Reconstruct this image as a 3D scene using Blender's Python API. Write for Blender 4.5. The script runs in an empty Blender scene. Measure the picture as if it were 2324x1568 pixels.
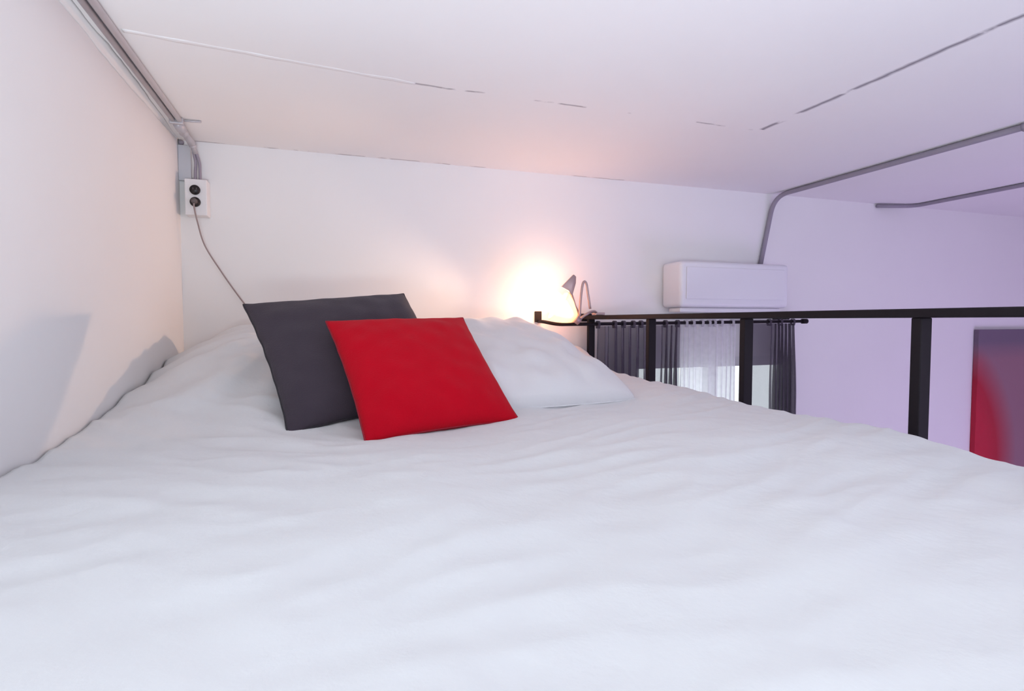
import bpy, bmesh, math, random
from mathutils import Vector, Matrix, noise
random.seed(7)
E = 2.6                      # eye height above the room's floor (the bed stands on a loft)
PI = math.pi
sc = bpy.context.scene
C = sc.collection

# ------------------------------------------------------------------ camera
cd = bpy.data.cameras.new('camera'); cam = bpy.data.objects.new('camera', cd); C.objects.link(cam)
cd.sensor_width = 36; cd.lens = 36*1254/2324; cd.clip_start = .01
YAW = math.atan2(422, 1254); PITCH = math.atan2(56, 1254)
cam.location = (0, 0, E)
cam.rotation_euler = (PI/2-PITCH, 0, -YAW)
sc.camera = cam

# ------------------------------------------------------------------ world, view, large lights
sc.view_settings.view_transform = 'Standard'; sc.view_settings.look = 'None'
sc.view_settings.gamma = 1; sc.view_settings.use_curve_mapping = False
sc.view_settings.exposure = -0.10
w = bpy.data.worlds.new('world'); sc.world = w; w.use_nodes = True
w.node_tree.nodes['Background'].inputs[0].default_value = (.86, .95, 1, 1)
w.node_tree.nodes['Background'].inputs[1].default_value = 2.0

def area(name, loc, aim, sx, sy, power, col):
    d = bpy.data.lights.new(name, 'AREA'); d.shape = 'RECTANGLE'; d.size = sx; d.size_y = sy
    d.energy = power; d.color = col
    o = bpy.data.objects.new(name, d); C.objects.link(o); o.location = loc
    o.rotation_euler = (Vector(aim)-Vector(loc)).to_track_quat('-Z', 'Y').to_euler()
    return o
# added fill light behind the foot of the bed, bounced off the ceiling
area('ceiling_fill', (-.12, -.62, E-.45), (-.25, .9, E+.60), .6, .5, 31.5, (.83, .94, 1))
# unseen fill light, added at the open side, reaching across the bed to the left wall
area('side_fill', (1.9, -1.03, E-.1), (-.4, 1.2, E+.1), 1.2, 1.0, 12, (.74, .76, 1))
# violet coloured lamps that wash the open side of the room
area('violet_lamp', (3.6, .2, 1.0), (2.9, 2.0, 3.0), 1.6, 1.2, 26, (.70, .51, 1))

# ------------------------------------------------------------------ materials
def mat(name, col, rough=.6, metal=0, bump=0, bscale=60, var=0, vscale=8, spec=.5, sheen=0, stretch=None):
    m = bpy.data.materials.new(name); m.use_nodes = True; nt = m.node_tree; N = nt.nodes; L = nt.links
    b = N['Principled BSDF']
    b.inputs['Base Color'].default_value = (*col, 1); b.inputs['Roughness'].default_value = rough
    b.inputs['Metallic'].default_value = metal; b.inputs['Specular IOR Level'].default_value = spec
    if sheen: b.inputs['Sheen Weight'].default_value = sheen
    tc = N.new('ShaderNodeTexCoord'); src = tc.outputs['Object']
    if stretch:
        mp = N.new('ShaderNodeMapping'); mp.inputs['Scale'].default_value = stretch
        L.new(src, mp.inputs['Vector']); src = mp.outputs['Vector']
    if bump:
        n = N.new('ShaderNodeTexNoise'); n.inputs['Scale'].default_value = bscale; n.inputs['Detail'].default_value = 5
        L.new(src, n.inputs['Vector'])
        bp = N.new('ShaderNodeBump'); bp.inputs['Strength'].default_value = bump; bp.inputs['Distance'].default_value = .004
        L.new(n.outputs['Fac'], bp.inputs['Height']); L.new(bp.outputs['Normal'], b.inputs['Normal'])
    if var:
        n2 = N.new('ShaderNodeTexNoise'); n2.inputs['Scale'].default_value = vscale; n2.inputs['Detail'].default_value = 3
        L.new(src, n2.inputs['Vector'])
        mx = N.new('ShaderNodeMix'); mx.data_type = 'RGBA'
        mx.inputs[6].default_value = (*[c*(1-var) for c in col], 1); mx.inputs[7].default_value = (*[min(1, c*(1+var)) for c in col], 1)
        L.new(n2.outputs['Fac'], mx.inputs[0]); L.new(mx.outputs[2], b.inputs['Base Color'])
    return m

M_wall = mat('painted plaster', (.86, .85, .85), .85, bump=.25, bscale=9, var=.02, vscale=3, spec=.2)
M_floor = mat('grey floor', (.42, .40, .38), .6, bump=.1, bscale=30, var=.1, spec=.3)
M_deck = mat('loft board', (.55, .45, .34), .6, bump=.15, bscale=20, var=.1)
M_white_frame = mat('white window paint', (.8, .8, .8), .4)
M_black = mat('black painted steel', (.010, .007, .010), .6, bump=.05, bscale=80, spec=.2)
M_conduit = mat('grey conduit', (.50, .49, .52), .45, metal=.25, bump=.1, bscale=40, var=.12, vscale=20)
M_conduit_l = mat('pale grey conduit', (.66, .65, .68), .4, metal=.2, bump=.1, bscale=40, var=.08, vscale=20)
M_conduit_r = mat('grey painted conduit', (.30, .27, .33), .5, bump=.1, bscale=40, var=.1, vscale=20)
M_box = mat('white painted box', (.80, .79, .80), .45, bump=.08, bscale=120)
M_socket = mat('black socket face', (.012, .01, .012), .35)
M_plug = mat('brown grey plug', (.12, .10, .10), .45)
M_cord = mat('grey brown cord', (.30, .24, .24), .5)
M_sheet = mat('white cotton', (.735, .74, .75), .9, bump=.35, bscale=40, spec=.15, sheen=.2)
M_pillow = mat('white pillow cotton', (.76, .755, .77), .9, bump=.3, bscale=35, spec=.15, sheen=.2)
M_mattress = mat('mattress ticking', (.7, .7, .7), .9, bump=.2, bscale=60)
M_red = mat('red cotton', (.50, .002, .014), .9, bump=.35, bscale=260, var=.06, vscale=20, spec=.1, sheen=.05)
M_redseam = mat('dark red thread', (.30, .005, .02), .8, bump=.2, bscale=200)
M_dark = mat('charcoal cotton', (.058, .046, .060), .9, bump=.35, bscale=260, var=.08, vscale=20, spec=.12, sheen=.1)
M_darkseam = mat('charcoal thread', (.03, .027, .034), .8, bump=.2, bscale=200)
M_ac = mat('white air conditioner plastic', (.82, .82, .86), .35, bump=.03, bscale=100)
M_ac2 = mat('white louvre plastic', (.80, .80, .82), .4, bump=.03, bscale=100)
M_clip = mat('pinkish metal clamp', (.45, .33, .32), .35, metal=.5, bump=.05, bscale=50)

def ceiling_mat():
    m = mat('painted ceiling boards', (.88, .87, .87), .85, bump=.3, bscale=7, var=.02, vscale=3, spec=.2)
    nt = m.node_tree; N = nt.nodes; L = nt.links; b = N['Principled BSDF']
    geo = N.new('ShaderNodeNewGeometry'); sep = N.new('ShaderNodeSeparateXYZ'); L.new(geo.outputs['Position'], sep.inputs[0])
    def math_(op, a, b_=None, clamp=False):
        n = N.new('ShaderNodeMath'); n.operation = op; n.use_clamp = clamp
        for i, v in enumerate((a, b_)):
            if v is None: continue
            if isinstance(v, (int, float)): n.inputs[i].default_value = v
            else: L.new(v, n.inputs[i])
        return n.outputs[0]
    def nz(scale, detail=3):
        n = N.new('ShaderNodeTexNoise'); n.inputs['Scale'].default_value = scale; n.inputs['Detail'].default_value = detail
        L.new(geo.outputs['Position'], n.inputs['Vector']); return n.outputs['Fac']
    X, Y = sep.outputs[0], sep.outputs[1]
    nA, nB = nz(14), nz(9, 5)
    wob = math_('MULTIPLY', math_('SUBTRACT', nA, .5), .016)
    def line(coord, at, width, thr, other, lo, hi, dens):
        d = math_('ABSOLUTE', math_('ADD', math_('SUBTRACT', coord, at), wob))
        core = math_('SUBTRACT', 1.0, math_('DIVIDE', d, width), True)
        gate = math_('MULTIPLY', math_('SUBTRACT', nB, thr), 14, True)
        r1 = math_('GREATER_THAN', other, lo); r2 = math_('LESS_THAN', other, hi)
        return math_('MULTIPLY', math_('MULTIPLY', math_('MULTIPLY', core, gate), math_('MULTIPLY', r1, r2)), dens)
    a = line(X, 1.405, .013, .40, Y, -1, 1.53, 1.0)          # gap between two ceiling boards
    c = line(Y, 1.54, .0065, .50, X, .15, 1.40, .8)           # crossing joint
    e = line(Y, 2.272, .007, .50, X, -.49, 1.5, .7)           # crack where ceiling meets the back wall
    tot = math_('MAXIMUM', math_('MAXIMUM', a, c), e)
    old = b.inputs['Base Color'].links[0].from_socket
    mx = N.new('ShaderNodeMix'); mx.data_type = 'RGBA'; L.new(tot, mx.inputs[0]); L.new(old, mx.inputs[6])
    mx.inputs[7].default_value = (.24, .22, .25, 1)
    L.new(mx.outputs[2], b.inputs['Base Color'])
    return m
M_ceil = ceiling_mat()

def voile(name, col, transp, transl):
    m = bpy.data.materials.new(name); m.use_nodes = True; nt = m.node_tree; N = nt.nodes; L = nt.links
    N.remove(N['Principled BSDF']); out = N['Material Output']
    tc = N.new('ShaderNodeTexCoord'); n = N.new('ShaderNodeTexNoise'); n.inputs['Scale'].default_value = 40
    L.new(tc.outputs['Object'], n.inputs['Vector'])
    mx = N.new('ShaderNodeMix'); mx.data_type = 'RGBA'; L.new(n.outputs['Fac'], mx.inputs[0])
    mx.inputs[6].default_value = (*[c*.9 for c in col], 1); mx.inputs[7].default_value = (*[min(1, c*1.1) for c in col], 1)
    d = N.new('ShaderNodeBsdfDiffuse'); t = N.new('ShaderNodeBsdfTranslucent'); tr = N.new('ShaderNodeBsdfTransparent')
    L.new(mx.outputs[2], d.inputs[0]); L.new(mx.outputs[2], t.inputs[0])
    m1 = N.new('ShaderNodeMixShader'); m1.inputs[0].default_value = transl; L.new(d.outputs[0], m1.inputs[1]); L.new(t.outputs[0], m1.inputs[2])
    m2 = N.new('ShaderNodeMixShader'); m2.inputs[0].default_value = transp; L.new(m1.outputs[0], m2.inputs[1]); L.new(tr.outputs[0], m2.inputs[2])
    L.new(m2.outputs[0], out.inputs[0])
    return m
M_grey_voile = voile('grey voile', (.14, .12, .155), .32, .3)
M_white_voile = voile('white voile', (.80, .79, .82), .20, .55)

def glass_mat():
    m = bpy.data.materials.new('window glass'); m.use_nodes = True; nt = m.node_tree; N = nt.nodes; L = nt.links
    N.remove(N['Principled BSDF']); out = N['Material Output']
    g = N.new('ShaderNodeBsdfGlossy'); g.inputs['Roughness'].default_value = .03
    t = N.new('ShaderNodeBsdfTransparent');     mx = N.new('ShaderNodeMixShader'); mx.inputs[0].default_value = .06; L.new(t.outputs[0], mx.inputs[1]); L.new(g.outputs[0], mx.inputs[2])
    L.new(mx.outputs[0], out.inputs[0]); return m
M_glass = glass_mat()

def glow(name, col, strength):
    m = bpy.data.materials.new(name); m.use_nodes = True; b = m.node_tree.nodes['Principled BSDF']
    b.inputs['Base Color'].default_value = (.9, .85, .75, 1)
    b.inputs['Emission Color'].default_value = (*col, 1); b.inputs['Emission Strength'].default_value = strength
    return m
M_hood = voile('translucent hood', (.85, .70, .55), .25, .5)
M_glow = glow('glowing frosted glass', (1, .54, .33), 19)

def painting_mat():
    m = mat('painted canvas', (.3, .2, .25), .6, bump=.2, bscale=200)
    nt = m.node_tree; N = nt.nodes; L = nt.links; b = N['Principled BSDF']
    tc = N.new('ShaderNodeTexCoord')
    mp = N.new('ShaderNodeMapping'); mp.inputs['Location'].default_value = (1.1, 0, .8); mp.inputs['Scale'].default_value = (1, 0, 1)
    L.new(tc.outputs['Object'], mp.inputs['Vector'])
    ln = N.new('ShaderNodeVectorMath'); ln.operation = 'LENGTH'; L.new(mp.outputs[0], ln.inputs[0])
    r = N.new('ShaderNodeValToRGB'); L.new(ln.outputs['Value'], r.inputs[0]); e = r.color_ramp.elements
    e[0].position = .70; e[0].color = (.42, .004, .03, 1); e[1].position = .88; e[1].color = (.30, .15, .20, 1)
    x = e.new(.60); x.color = (.50, .004, .035, 1)
    sp = N.new('ShaderNodeSeparateXYZ'); L.new(tc.outputs['Object'], sp.inputs[0])
    r2 = N.new('ShaderNodeValToRGB'); e2 = r2.color_ramp.elements
    ad = N.new('ShaderNodeMath'); ad.operation = 'ADD'; ad.inputs[1].default_value = 1.0; L.new(sp.outputs[2], ad.inputs[0])
    L.new(ad.outputs[0], r2.inputs[0])
    e2[0].position = .82; e2[0].color = (0, 0, 0, 1); e2[1].position = .93; e2[1].color = (1, 1, 1, 1)
    mx = N.new('ShaderNodeMix'); mx.data_type = 'RGBA'; L.new(r2.outputs[0], mx.inputs[0]); L.new(r.outputs[0], mx.inputs[6])
    mx.inputs[7].default_value = (.17, .12, .18, 1)
    L.new(mx.outputs[2], b.inputs['Base Color'])
    return m
M_paint = painting_mat()

# ------------------------------------------------------------------ helpers
def link(name, bm, m, parent=None, smooth=False, loc=None):
    me = bpy.data.meshes.new(name); bm.normal_update(); bm.to_mesh(me); bm.free()
    me.materials.append(m)
    if smooth:
        for p in me.polygons: p.use_smooth = True
    o = bpy.data.objects.new(name, me); C.objects.link(o)
    if parent: o.parent = parent; 
    if loc: o.location = loc
    return o
def tag(o, label, cat, group=None, kind=None):
    if label: o['label'] = label
    if cat: o['category'] = cat
    if group: o['group'] = group
    if kind: o['kind'] = kind
    return o
def empty(name, loc, label, cat, group=None):
    o = bpy.data.objects.new(name, None); C.objects.link(o); o.location = loc; o.empty_display_size = .05
    return tag(o, label, cat, group)
def box(bm, a, b):
    vs = [bm.verts.new((x, y, z)) for x in (a[0], b[0]) for y in (a[1], b[1]) for z in (a[2], b[2])]
    for f in ((0,1,3,2),(4,6,7,5),(0,4,5,1),(2,3,7,6),(0,2,6,4),(1,5,7,3)): bm.faces.new([vs[i] for i in f])
def bevel(bm, w, seg=3):
    bmesh.ops.bevel(bm, geom=list(bm.edges), offset=w, segments=seg, profile=.5, affect='EDGES')
def bbox(a, b, w=0, seg=3):
    bm = bmesh.new(); box(bm, a, b)
    if w: bevel(bm, w, seg)
    bmesh.ops.recalc_face_normals(bm, faces=bm.faces)
    return bm
def smooth_path(pts, n=8):
    P = [Vector(p) for p in pts]; P = [P[0]*2-P[1]]+P+[P[-1]*2-P[-2]]; out = []
    for i in range(1, len(P)-2):
        for k in range(n):
            t = k/n; a, b, c, d = P[i-1], P[i], P[i+1], P[i+2]
            out.append(.5*((2*b)+(c-a)*t+(2*a-5*b+4*c-d)*t*t+(3*b-a-3*c+d)*t**3))
    out.append(P[-2]); return out
def fillet(pts, r, n=8):
    P = [Vector(p) for p in pts]; out = [P[0]]
    for i in range(1, len(P)-1):
        a, b, c = P[i-1], P[i], P[i+1]
        d1 = (a-b).normalized(); d2 = (c-b).normalized(); rr = min(r, (a-b).length*.45, (c-b).length*.45)
        p0 = b+d1*rr; p1 = b+d2*rr
        for k in range(n+1):
            t = k/n; out.append((1-t)**2*p0+2*t*(1-t)*b+t*t*p1)
    out.append(P[-1]); return out
def tube(bm, pts, r, seg=12, rfun=None):
    P = [Vector(p) for p in pts]; rings = []; up = None
    for i, p in enumerate(P):
        t = ((P[min(i+1, len(P)-1)]-P[max(i-1, 0)])).normalized()
        if up is None: up = t.orthogonal().normalized()
        up = (up-t*up.dot(t)).normalized(); s = t.cross(up)
        rr = rfun(i/(len(P)-1)) if rfun else r
        rings.append([bm.verts.new(p+(up*math.cos(2*PI*k/seg)+s*math.sin(2*PI*k/seg))*rr) for k in range(seg)])
    for a, b in zip(rings, rings[1:]):
        for k in range(seg): bm.faces.new((a[k], a[(k+1) % seg], b[(k+1) % seg], b[k]))
    bm.faces.new(rings[0][::-1]); bm.faces.new(rings[-1])
def cyl(bm, c, axis, r, h, seg=24, r2=None):
    ax = Vector(axis).normalized(); q = ax.to_track_quat('Z', 'Y').to_matrix().to_4x4()
    bmesh.ops.create_cone(bm, cap_ends=True, segments=seg, radius1=r, radius2=r if r2 is None else r2, depth=h,
                          matrix=Matrix.Translation(Vector(c))@q)
def sphere(bm, c, r, sx=1, sy=1, sz=1, seg=20):
    bmesh.ops.create_uvsphere(bm, u_segments=seg, v_segments=seg//2, radius=r,
        matrix=Matrix.Translation(Vector(c))@Matrix.Diagonal((sx, sy, sz, 1)))
def sm(a, b, x):
    t = max(0, min(1, (x-a)/(b-a))); return t*t*(3-2*t)
def interp(tab, x):
    if x <= tab[0][0]: return tab[0][1]
    for (x0, y0), (x1, y1) in zip(tab, tab[1:]):
        if x <= x1: t = (x-x0)/(x1-x0); return y0+(y1-y0)*t
    return tab[-1][1]

# ------------------------------------------------------------------ the setting
XL, YB, ZC = -.49, 2.28, E+.645
XR, YF = 5.2, -1.1
bm = bmesh.new(); box(bm, (XL-.15, YF-.15, -.15), (XR+.15, YB+.15, 0)); bmesh.ops.recalc_face_normals(bm, faces=bm.faces)
tag(link('floor', bm, M_floor), None, None, kind='structure')
bm = bmesh.new(); box(bm, (XL-.15, YF-.15, ZC), (XR+.15, YB+.15, ZC+.15)); bmesh.ops.recalc_face_normals(bm, faces=bm.faces)
tag(link('ceiling', bm, M_ceil), None, None, kind='structure')
bm = bmesh.new(); box(bm, (XL-.15, YF-.15, 0), (XL, YB+.15, ZC)); bmesh.ops.recalc_face_normals(bm, faces=bm.faces)
tag(link('wall_left', bm, M_wall), None, None, kind='structure')
bm = bmesh.new(); box(bm, (XR, YF-.15, 0), (XR+.15, YB+.15, ZC)); bmesh.ops.recalc_face_normals(bm, faces=bm.faces)
tag(link('wall_right', bm, M_wall), None, None, kind='structure')
def wall_hole(name, y0, y1, hx0, hx1, hz0, hz1):
    bm = bmesh.new()
    for a, b in (((XL, y0, 0), (hx0, y1, ZC)), ((hx1, y0, 0), (XR, y1, ZC)), ((hx0, y0, 0), (hx1, y1, hz0)), ((hx0, y0, hz1), (hx1, y1, ZC))):
        box(bm, a, b)
    bmesh.ops.recalc_face_normals(bm, faces=bm.faces)
    return tag(link(name, bm, M_wall), None, None, kind='structure')
WX0, WX1, WZ0, WZ1 = 1.35, 2.33, E-1.5, E-.18
wall_hole('wall_back', YB, YB+.15, WX0, WX1, WZ0, WZ1)
FX0, FX1, FZ0, FZ1 = 1.4, 2.4, E-.6, E+.4
wall_hole('wall_front', YF-.15, YF, FX0, FX1, FZ0, FZ1)
def window(name, x0, x1, y, z0, z1, s):
    bm = bmesh.new(); t = .05
    for a, b in (((x0, y-.03, z0), (x0+t, y+.03, z1)), ((x1-t, y-.03, z0), (x1, y+.03, z1)), ((x0+t, y-.03, z0), (x1-t, y+.03, z0+t)),
                 ((x0+t, y-.03, z1-t), (x1-t, y+.03, z1)), (((x0+x1)/2-.025, y-.025, z0+t), ((x0+x1)/2+.025, y+.025, z1-t))): box(bm, a, b)
    bmesh.ops.recalc_face_normals(bm, faces=bm.faces)
    f = tag(link(name, bm, M_white_frame), None, None, kind='structure')
    g = link('pane', bbox((x0+t, y-.004, z0+t), (x1-t, y+.004, z1-t)), M_glass, f)
    return f
window('window_1', WX0, WX1, YB+.05, WZ0, WZ1, 1)
window('added_window', FX0, FX1, YF-.09, FZ0, FZ1, -1)  # unseen window, added behind the camera to let light in by the side fill
DX, DY = 1.16, -.05
bm = bbox((XL, DY, E-.62), (DX, YB, E-.50), .002, 1)
tag(link('trim_1', bm, M_deck), None, None, kind='structure')
# rough plaster fillet where the left wall meets the ceiling
bm = bmesh.new(); rows = []
for i in range(121):
    y = YF+ (YB-YF)*i/120
    r = .017+.009*noise.noise((y*5, 1.3, 0))+.004*noise.noise((y*23, 4, 0))
    if y > 1.9: r *= max(.25, 1-(y-1.9)*2.2)
    ring = []
    for k in range(5):
        a = k/4*PI/2
        ring.append(bm.verts.new((XL+r-r*math.sin(a) if k else XL+r, y, ZC-r+r*math.cos(a))))
    ring = [bm.verts.new((XL-.002, y, ZC+.002))]+ring
    rows.append(ring)
for a, b in zip(rows, rows[1:]):
    n = len(a)
    for k in range(n): bm.faces.new((a[k], b[k], b[(k+1) % n], a[(k+1) % n]))
bm.faces.new(rows[0]); bm.faces.new(rows[-1][::-1]); bmesh.ops.recalc_face_normals(bm, faces=bm.faces)
tag(link('trim_2', bm, M_wall, smooth=True), None, None, kind='structure')
# raised filler ridge along the crossing ceiling joint
bm = bmesh.new(); rows = []
for i in range(90):
    x = -.42+ .66*i/89; y = 1.47+.07*(i/89)+.004*noise.noise((x*14, 2, 0)); h = .0006+.0014*abs(noise.noise((x*11, 7, 0))); wd = .014+.005*noise.noise((x*9, 3, 3))
    rows.append([bm.verts.new((x, y-wd, ZC+.001)), bm.verts.new((x, y-wd*.3, ZC-h)), bm.verts.new((x, y+wd*.3, ZC-h)), bm.verts.new((x, y+wd, ZC+.001))])
for a, b in zip(rows, rows[1:]):
    for k in range(4): bm.faces.new((a[k], b[k], b[(k+1) % 4], a[(k+1) % 4]))
bm.faces.new(rows[0]); bm.faces.new(rows[-1][::-1]); bmesh.ops.recalc_face_normals(bm, faces=bm.faces)
tag(link('trim_3', bm, M_wall, smooth=True), None, None, kind='structure')

# ------------------------------------------------------------------ bed
EX, EY = 1.06, .06           # where the duvet starts to fall at the open side and at the foot
tabL = [(0, -.245), (1.07, -.241), (1.25, -.238), (1.52, -.223), (1.88, -.198), (2.1, -.165), (2.28, -.14)]
tabM = [(0, -.232), (1.3, -.236), (1.6, -.225), (1.85, -.19), (2.1, -.15), (2.28, -.13)]
tabR = [(0, -.238), (.6, -.230), (.75, -.218), (1.5, -.215), (1.8, -.201), (2.0, -.178), (2.2, -.118), (2.28, -.105)]
def fold(x, y, ang, fx, fy, seed):
    c, s = math.cos(ang), math.sin(ang); u = x*c+y*s; v = -x*s+y*c
    n = noise.noise((u*fx, v*fy, seed)); n2 = 1-abs(noise.noise((u*fx*1.3+3, v*fy*1.2, seed+9)))*2
    return n, n2
def duvet_h(x, y):
    l, m_, r = interp(tabL, y), interp(tabM, y), interp(tabR, y)
    t = (x-XL)/(1.09-XL)
    z = l*(1-sm(0, .45, t))+m_*sm(0, .45, t) if t < .5 else m_*(1-sm(.5, .95, t))+r*sm(.5, .95, t)
    z += .010*noise.noise((x*2.1, y*2.3, 1.7))+.005*noise.noise((x*5, y*4, 5.1))
    n, n2 = fold(x, y, .35, 2.2, 13, 2.0); z += .005*n2*sm(.1, .5, y)*sm(.15, .6, x)     # long soft folds at the open side
    n, n2 = fold(x, y, -.5, 3, 11, 6.0); z += .0060*n2*(1-sm(-.1, .35, x))*sm(.5, .9, y)
    n, n2 = fold(x, y, .1, 4, 12, 11.0); z += .0030*n2*(1-sm(.8, 1.1, y))
    z += .0016*noise.noise((x*24, y*19, 8))+.004*noise.noise((x*9, y*11, 21))
    z -= .010*math.exp(-(((x-.16)/.3)**2+((y-1.2)/.2)**2))
    # the duvet is drawn up over the left-hand pillow
    hx = sm(XL-.12, -.22, x)*(1-sm(.18, .42, x)); hy = sm(1.22, 1.93, y+.10*x)*(1-sm(2.06, 2.27, y)*.75)
    z += .150*hx*hy
    z -= .012*math.exp(-((x-(-.10)-.3*(1.9-y))/.035)**2)*sm(1.45, 1.6, y)*(1-sm(1.85, 1.98, y))
    z -= .035*sm(.26, .38, x)*(1-sm(.68, .80, x))*sm(1.42, 1.62, y)*(1-sm(1.96, 2.08, y))   # pressed down under the pillow
    # gathered folds running from the head pillow towards the wall
    d = math.hypot(x+.05, y-1.95); th = math.atan2(y-1.95, x+.05)
    z += .009*math.sin(th*17+3*noise.noise((x*3, y*3, 3)))*math.exp(-((d-.42)/.2)**2)*(1-sm(0, .2, x))
    return z
nx, ny = 250, 340
bm = bmesh.new(); G = []
for j in range(ny+1):
    v = -.34 + (2.265+.34)*j/ny       # arc coordinate along the bed
    row = []
    for i in range(nx+1):
        u = XL+.006 + (1.40-XL)*i/nx
        def wrap(s, e, sign, R=.045):
            d = (s-e)*sign
            if d <= 0: return s, 0
            a = d/R
            if a < PI/2: return e+sign*R*math.sin(a), -R*(1-math.cos(a))
            return e+sign*R, -R-(d-R*PI/2)
        x, dz1 = wrap(u, EX-.015, 1)
        y, dz2 = wrap(v, EY+.045, -1)
        z = duvet_h(x, y)+min(dz1, dz2)
        z = max(z, -.445)
        if dz1 < -.04: x += .006*noise.noise((y*9, z*3, 4))
        row.append(bm.verts.new((x, y, E+z)))
    G.append(row)
for j in range(ny):
    for i in range(nx):
        bm.faces.new((G[j][i], G[j][i+1], G[j+1][i+1], G[j+1][i]))
dv = link('duvet', bm, M_sheet, smooth=True)
s = dv.modifiers.new('thickness', 'SOLIDIFY'); s.thickness = .012; s.offset = -1
tag(dv, 'rumpled white duvet spread over the whole loft bed', 'duvet')
bm = bbox((XL+.015, .09, E-.498), (1.04, 2.25, E-.31), .03, 4)
tag(link('mattress', bm, M_mattress, smooth=True), 'mattress hidden under the rumpled white duvet', 'mattress')

def cushion(bm_, sx, sy, T, p=2.4, q=.42, pinch=.05, n=56, wr=.004, seed=0, corner=1.0, round_=0):
    g = {}
    for side in (1, -1):
        for j in range(n+1):
            for i in range(n+1):
                u = -1+2*i/n; v = -1+2*j/n
                edge = i in (0, n) or j in (0, n)
                if side == -1 and edge: g[(side, i, j)] = g[(1, i, j)]; continue
                # denser near edges
                uu = math.sin(u*PI/2)*.55+u*.45; vv = math.sin(v*PI/2)*.55+v*.45
                k = max(0, 1-abs(uu)**p)*max(0, 1-abs(vv)**p)
                t = T*k**q
                x = uu*(1-pinch*(1-vv*vv)); y = vv*(1-pinch*(1-uu*uu))
                if round_:
                    rr = max(abs(uu), abs(vv)); c = (abs(uu*vv))**3; x *= 1-round_*c; y *= 1-round_*c
                e = .5+.5*max(abs(uu), abs(vv))
                z = side*(t + wr*e*noise.noise((uu*4+seed, vv*4, side*3+seed))*min(1, k*3))
                # little ripples along the seams
                x += .006*pinch/.05*1.5*noise.noise((vv*6, seed, 1))*abs(uu)**4
                y += .006*pinch/.05*noise.noise((uu*6, seed, 5))*abs(vv)**4
                g[(side, i, j)] = bm_.verts.new((x*sx/2, y*sy/2, z))
    for side in (1, -1):
        for j in range(n):
            for i in range(n):
                f = [g[(side, i, j)], g[(side, i+1, j)], g[(side, i+1, j+1)], g[(side, i, j+1)]]
                bm_.faces.new(f if side == 1 else f[::-1])
    ring = [g[(1, i, 0)] for i in range(n)]+[g[(1, n, j)] for j in range(n)]+[g[(1, n-i, n)] for i in range(n)]+[g[(1, 0, n-j)] for j in range(n)]
    return [v.co.copy() for v in ring]
def pose(o, axis_angle, loc, extra=None):
    v = Vector(axis_angle); m = Matrix.Rotation(v.length, 4, v.normalized())
    if extra: m = m@extra
    o.matrix_world = Matrix.Translation(Vector(loc))@m
def soft_thing(name, part, sx, sy, T, m, mseam, label, cat, aa, loc, extra=None, seam=True, mirror=False, **k):
    bm = bmesh.new(); ring = cushion(bm, sx, sy, T, **k)
    root = bpy.data.objects.new(name, None); C.objects.link(root); root.empty_display_size = .05
    tag(root, label, cat)
    pose(root, aa, loc, extra)
    o = link(part, bm, m, root, smooth=True)
    if seam:
        bm = bmesh.new(); ring.append(ring[0]); tube(bm, ring, .0022, 6); bmesh.ops.recalc_face_normals(bm, faces=bm.faces)
        link('seam', bm, mseam, root, smooth=True)
    return root
RX90 = Matrix.Rotation(PI/2, 4, 'X')
# cushions: poses found from their corners in the picture (local x across, z up the face)
k = .375/.385
soft_thing('throw_cushion', 'cover', .385*k, .385*k, .052, M_red, M_redseam, 'bright red square cushion leaning in front of the charcoal cushion', 'cushion',
           (-.8422, -.1255, .2136), (.2245*k, 1.3711*k-.0, E-.1239*k), RX90, p=2.6, q=.5, pinch=.045, seed=1, wr=.006)
k = .455/.46
soft_thing('throw_cushion', 'cover', .46*k, .46*k, .055, M_dark, M_darkseam, 'charcoal grey square cushion behind the red cushion, against the white pillows', 'cushion',
           (-.8673, -.2103, .2291), (.0752*k, 1.5191*k, E-.081*k), RX90, p=2.6, q=.5, pinch=.05, seed=4, wr=.006)
soft_thing('bed_pillow', 'pillowcase', .62, .78, .10, M_pillow, M_pillow, 'plump white pillow right of the red cushion, next to the railing', 'pillow',
           (math.radians(14), 0, 0), (.515, 1.70, E-.134), Matrix.Rotation(.05, 4, 'Z'), p=2.6, q=.42, pinch=.03, seed=9, wr=.022, round_=.06)

# ------------------------------------------------------------------ railing
rail = empty('loft_railing', (1.12, 2.2, E-.5), 'black steel guard railing with flat posts along the open side of the bed', 'railing')
def rel(root, bm, name, m, smooth=False):
    o = link(name, bm, m, root, smooth); o.matrix_parent_inverse = Matrix.Translation(-root.location); return o
rel(rail, bbox((1.10, -.04, E+.006), (1.14, 2.262, E+.024), .003, 2), 'handrail', M_black)
for i in range(5):
    y = 2.225-.4815*i
    rel(rail, bbox((1.105, y-.0105, E-.4999), (1.135, y+.0105, E+.006), .002, 2), 'post', M_black)
rel(rail, bbox((1.095, 2.262, E-.002), (1.145, YB-.0005, E+.032), .002, 2), 'wall_plate', M_black)

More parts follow.
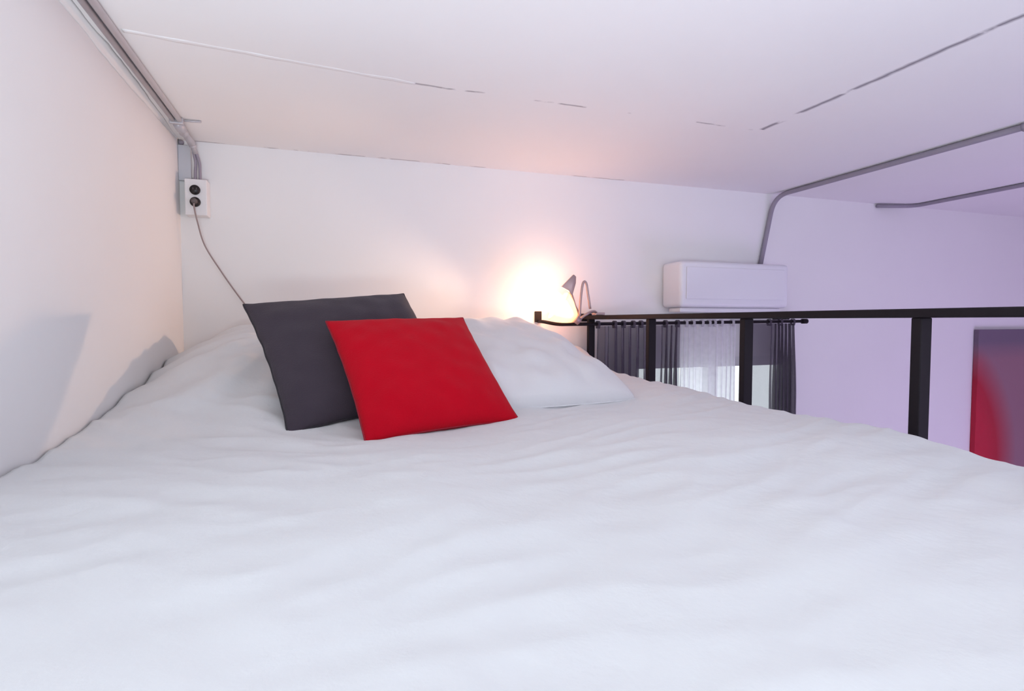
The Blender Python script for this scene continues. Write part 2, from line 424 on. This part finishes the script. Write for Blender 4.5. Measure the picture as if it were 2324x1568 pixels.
# ------------------------------------------------------------------ curtain rod and curtains on the back wall
RY = 2.20
def rodz(x): return E-.016+.014*(x-.93)/1.37
rod = empty('curtain_rod', (.88, RY, E), 'thin black curtain rod on the back wall behind the railing', 'curtain rod')
bm = bmesh.new(); tube(bm, fillet([(.886, 2.268, E-.003), (.886, 2.215, E-.003), (.945, RY, rodz(.945)), (2.31, RY, rodz(2.31))], .03), .0075, 12)
rel(rod, bm, 'rod', M_black, True)
rel(rod, bbox((.871, 2.266, E-.006), (.901, YB-.0005, E+.042), .002, 2), 'bracket', M_black)
bm = bbox((2.185, 2.19, rodz(2.2)+.009), (2.21, YB-.0005, E+.026), .002, 2)
rel(rod, bm, 'bracket', M_black)
bm = bmesh.new(); cyl(bm, (2.315, RY, rodz(2.31)), (1, 0, 0), .0125, .03, 20)
rel(rod, bm, 'end_cap', M_black, True)

def curtain(label, x0, x1, m, phase, amp, loops, zb, flare=0, seed=0, group=None):
    """phase(t): fold phase along the panel; amp(t): fold depth"""
    root = empty('curtain', ((x0+x1)/2, RY, E-.02), label, 'curtain', group)
    bm = bmesh.new(); nx, nz = 220, 40; rows = []
    for j in range(nz+1):
        h = j/nz; row = []
        for i in range(nx+1):
            t = i/nx; top = rodz(x0+(x1-x0)*t)-.010; bot = E+zb
            z = top+(bot-top)*h
            ph = phase(t); a = amp(t)*(.55+.45*sm(0, .25, h))
            y = RY + a*math.sin(ph+ .5*noise.noise((t*6, h*2.5, seed)))
            x = x0+(x1-x0)*t + a*.55*math.sin(2*ph+.8) + flare*(h**.7)*(t-.35)*.5 + .004*noise.noise((t*9, h*4, seed+2))
            row.append(bm.verts.new((x, y, z)))
        rows.append(row)
    for a, b in zip(rows, rows[1:]):
        for i in range(nx): bm.faces.new((a[i], a[i+1], b[i+1], b[i]))
    rel(root, bm, 'panel', m, True)
    for lx in loops:
        bm = bmesh.new(); zc = rodz(lx)
        pts = [(lx, RY+.012*math.sin(a), zc+.0135*math.cos(a)-.001) for a in [PI*.75-i*PI*1.5/14 for i in range(15)]]
        pts = [(lx, RY+.006, zc-.020)]+pts+[(lx, RY-.006, zc-.020)]
        w = .007; prev = None
        for p in pts:
            cur = [bm.verts.new((p[0]-w, p[1], p[2])), bm.verts.new((p[0]+w, p[1], p[2]))]
            if prev: bm.faces.new((prev[0], prev[1], cur[1], cur[0]))
            prev = cur
        o = rel(root, bm, 'curtain_loop', m, True)
        s = o.modifiers.new('thickness', 'SOLIDIFY'); s.thickness = .0012
    return root
def piece(tab): return lambda t: interp(tab, t)
curtain('grey voile curtain gathered at the left half of the rod behind the railing', 1.135, 1.566, M_grey_voile,
        piece([(0, 0), (.18, 9), (.35, 22), (.55, 36), (.66, 42), (.78, 44), (.86, 52), (1, 66)]), piece([(0, .02), (.64, .02), (.68, .006), (.76, .006), (.82, .02), (1, .022)]),
        (1.142, 1.225, 1.27, 1.32, 1.36, 1.415, 1.49, 1.555), -1.6, flare=-.01, seed=3)
curtain('white sheer curtain hanging between the two grey curtains, bright with daylight', 1.575, 1.89, M_white_voile,
        lambda t: 62*t+3*math.sin(7*t), piece([(0, .007), (1, .008)]), (1.60, 1.64, 1.69, 1.73, 1.76, 1.80, 1.865), -1.6, flare=.01, seed=6)
curtain('grey voile curtain bunched at the right end of the rod', 1.965, 2.255, M_grey_voile,
        piece([(0, 0), (.42, 2.2), (.55, 10), (.75, 27), (1, 46)]), piece([(0, .006), (.44, .007), (.55, .018), (1, .024)]),
        (1.975, 2.09, 2.16, 2.24), -1.6, flare=.09, seed=8)

# ------------------------------------------------------------------ painting on the back wall
o = link('painting', bbox((-.6, -.03, -1.3), (.6, 0, 0), .003, 2), M_paint, loc=(3.717+.6, YB-.0005, E-.053))
tag(o, 'abstract canvas with a red curve on a mauve ground, on the back wall', 'painting')

# ------------------------------------------------------------------ air conditioner
ac = empty('air_conditioner', (1.83, YB, E+.06), 'white boxy air conditioner mounted on the back wall above the curtains', 'air conditioner')
rel(ac, bbox((1.52, 2.13, E+.062), (2.14, YB-.0005, E+.272), .018, 5), 'body', M_ac, True)
rel(ac, bbox((1.54, 2.16, E+.040), (2.12, 2.25, E+.0615), .006, 3), 'louvre', M_ac2, True)
rel(ac, bbox((1.55, 2.126, E+.10), (2.11, 2.1295, E+.245), .0015, 2), 'front_panel', M_ac)

# ------------------------------------------------------------------ conduits
def conduit(name, label, pts, r, m, fr, straps=()):
    root = empty(name, pts[0], label, 'conduit')
    bm = bmesh.new(); tube(bm, fillet(pts, fr, 10), r, 16); bmesh.ops.recalc_face_normals(bm, faces=bm.faces)
    rel(root, bm, 'pipe', m, True)
    for (p, ax) in straps:
        bm = bmesh.new(); cyl(bm, p, ax, r*1.35, .014, 16)
        rel(root, bm, 'strap', m, True)
    return root
zc = ZC-.0125
conduit('electrical_conduit', 'grey conduit bending from the ceiling down to the air conditioner', [(2.17, -1.08, zc), (2.17, YB-.013, zc), (2.09, YB-.013, E+.28)], .0112, M_conduit_r, .09,
        [((2.17, 1.2, zc), (0, 1, 0))])
conduit('electrical_conduit', 'grey ceiling conduit at far right ending in a short bend at the back wall', [(3.10, -1.08, zc+.002), (3.10, YB-.06, zc+.002), (2.88, YB-.012, zc-.002)], .010, M_conduit_r, .06)
zl = ZC-.0095
conduit('electrical_conduit', 'grey ceiling conduit running closest to the left wall', [(-.450, -1.08, zl), (-.450, 2.03, zl)], .0078, M_conduit, .03)
conduit('electrical_conduit', 'grey ceiling conduit beside the left wall, inner one of the pair', [(-.431, -1.08, zl), (-.431, 2.03, zl)], .0078, M_conduit_l, .03)
# clamp and elbow fitting where the pair ends
fit = empty('conduit_fitting', (-.44, 2.05, ZC), 'grey metal clamp and elbow joining the conduit pair to the thin cables', 'pipe fitting')
bm = bbox((-.461, 2.022, ZC-.022), (-.420, 2.036, ZC-.0006), .004, 2); rel(fit, bm, 'clamp', M_conduit)
bm = bmesh.new(); tube(bm, [(-.425, 2.035, ZC-.006), (-.40, 2.04, ZC-.005), (-.372, 2.038, ZC-.004)], .0035, 10); rel(fit, bm, 'screw_arm', M_conduit, True)
bm = bmesh.new(); tube(bm, fillet([(-.441, 2.045, ZC-.014), (-.441, 2.12, ZC-.016), (-.438, 2.235, ZC-.022), (-.432, 2.252, ZC-.05)], .03), .013, 14, rfun=lambda t: .0145-.005*t+.002*math.sin(t*25)); rel(fit, bm, 'elbow', M_conduit, True)
for i, (xa, xb) in enumerate(((-.438, -.436), (-.430, -.421))):
    bm = bmesh.new(); tube(bm, smooth_path([(xa, 2.250, ZC-.045), ((xa+xb)/2+.004, 2.258, ZC-.08), (xb, 2.262, ZC-.115), (xb, 2.262, E+.499)]), .0048, 10)
    o = link('power_cable', bm, M_conduit_r, smooth=True)
    tag(o, ('thin grey cable entering the socket box, left one of two', 'thin grey cable entering the socket box, right one of two')[i], 'cable')
bm = bmesh.new(); sphere(bm, (-.480, 2.272, E+.635), .009)
tag(link('cable_gland', bm, M_conduit_r, smooth=True), 'small dark knob in the ceiling corner above the socket box', 'knob')
bm = bbox((-.4895, 2.262, E+.50), (-.449, YB-.0005, E+.625), .002, 2)
tag(link('grey_strip', bm, mat('grey blue strip', (.55, .56, .60), .6)), 'flat pale grey strip on the wall above the socket box', 'cover strip')  # thin grey slab for the vertical grey band next to the corner

# ------------------------------------------------------------------ socket box with plug and cord
sb = empty('wall_socket', (-.429, YB, E+.375), 'white double socket box hung high in the left corner', 'wall socket')
rel(sb, bbox((-.463, 2.222, E+.373), (-.393, YB-.0005, E+.499), .003, 2), 'box', M_box)
for zz in (.460, .418):
    bm = bmesh.new(); cyl(bm, (-.430, 2.219, E+zz), (0, 1, 0), .0168, .007, 32)
    f = rel(sb, bm, 'socket', M_socket, True)
    bm = bmesh.new()
    for dx in (-.0055, .0055): box(bm, (-.430+dx-.001, 2.2150, E+zz+.001), (-.430+dx+.001, 2.2156, E+zz+.008))
    if zz > .45:
        o = rel(sb, bm, 'slot', M_plug); o.parent = f
pl = bmesh.new(); cyl(pl, (-.430, 2.204, E+.418), (0, 1, 0), .0095, .0225, 20)
cordt = empty('plug_and_cord', (-.43, 2.2, E+.40), 'grey plug in the lower socket with its thin cord running down the wall', 'power cord')
rel(cordt, pl, 'plug', M_plug, True)
bm = bmesh.new()
tube(bm, smooth_path([(-.430, 2.197, E+.415), (-.430, 2.200, E+.395), (-.425, 2.22, E+.35), (-.408, 2.245, E+.27), (-.36, 2.262, E+.18), (-.31, 2.262, E+.10), (-.255, 2.262, E+.02), (-.20, 2.255, E-.05), (-.16, 2.25, E-.11)]), .0026, 8)
rel(cordt, bm, 'cord', M_cord, True)

# ------------------------------------------------------------------ clamp lamp at the end of the rail
lp = empty('clamp_lamp', (1.06, 2.12, E), 'small glowing clamp lamp with frosted shade at the railing end by the back wall', 'lamp')
c0 = Vector((.905, 2.14, E+.076)); ax = Vector((.17, -.02, -.12)).normalized()
bm = bmesh.new(); prof = []
nseg = 20
for i in range(nseg+1):
    s = i/nseg
    prof.append((-.105+.21*s, .052*math.sin(PI*min(1, .08+s*.92))**.6*(1-.25*s)))
q = ax.to_track_quat('Z', 'Y').to_matrix(); rings = []
for (h, r) in prof:
    rings.append([bm.verts.new(c0+q@Vector((r*math.cos(2*PI*k_/28), r*math.sin(2*PI*k_/28), h))) for k_ in range(28)])
for a, b in zip(rings, rings[1:]):
    for k_ in range(28): bm.faces.new((a[k_], a[(k_+1) % 28], b[(k_+1) % 28], b[k_]))
bm.faces.new(rings[0][::-1]); bm.faces.new(rings[-1]); bmesh.ops.recalc_face_normals(bm, faces=bm.faces)
rel(lp, bm, 'lamp_shade', M_glow, True)
bm = bmesh.new(); rings = []
for i in range(11):
    s = i/10; h = .115-.095*s; r = .020+.047*math.sin(s*PI/2)
    rings.append([bm.verts.new(c0+q@Vector((r*math.cos(2*PI*k_/28), r*math.sin(2*PI*k_/28), h))) for k_ in range(28)])
for a, b in zip(rings, rings[1:]):
    for k_ in range(28): bm.faces.new((a[k_], a[(k_+1) % 28], b[(k_+1) % 28], b[k_]))
hood = rel(lp, bm, 'lamp_hood', M_hood, True)
sd = hood.modifiers.new('thickness', 'SOLIDIFY'); sd.thickness = .0015
bm = bmesh.new(); e0 = c0+ax*.10; cyl(bm, e0+ax*.018, ax, .017, .04, 20); rel(lp, bm, 'lamp_socket', M_clip, True)
# spring clamp: two bent handles
bm = bmesh.new()
poly = [(.920, .139), (.952, .124), (.968, .100), (.985, .157), (.986, .183), (.975, .192)]
fr = [bm.verts.new((x, 2.094, E+z)) for x, z in poly]; bk = [bm.verts.new((x, 2.106, E+z)) for x, z in poly]
bm.faces.new(fr); bm.faces.new(bk[::-1])
for i in range(6): bm.faces.new((fr[i], bk[i], bk[(i+1) % 6], fr[(i+1) % 6]))
bmesh.ops.recalc_face_normals(bm, faces=bm.faces); bevel(bm, .002, 2)
tube(bm, [(.968, 2.10, E+.11), (.985, 2.10, E+.06), (1.01, 2.105, E+.02)], .0045, 10)
rel(lp, bm, 'clamp_handle', M_clip, True)
for nm, pts in (('clamp_handle', [(1.000, 2.09, E+.02), (1.004, 2.09, E+.09), (1.014, 2.09, E+.155), (1.028, 2.09, E+.158), (1.036, 2.09, E+.12), (1.048, 2.09, E+.05)]),):
    bm = bmesh.new(); tube(bm, smooth_path(pts, 6), .0052, 10); rel(lp, bm, nm, M_clip, True)
bm = bmesh.new(); tube(bm, smooth_path([tuple(e0+ax*.03), (1.045, 2.11, E+.03), (1.085, 2.13, E+.04), (1.115, 2.15, E+.03)], 6), .006, 10); rel(lp, bm, 'arm', M_clip, True)
rel(lp, bbox((1.098, 2.135, E+.0245), (1.142, 2.175, E+.036), .002, 2), 'clamp_jaw', M_clip)

sl = bpy.data.lights.new('lamp_beam', 'SPOT'); sl.energy = 19; sl.color = (1, .64, .42)
sl.spot_size = math.radians(92); sl.spot_blend = 1; sl.shadow_soft_size = .02
so = bpy.data.objects.new('lamp_beam', sl); C.objects.link(so); so.location = c0-ax*.112
so.rotation_euler = (Vector((-.49, 1.82, E+.06))-so.location).to_track_quat('-Z', 'Y').to_euler()
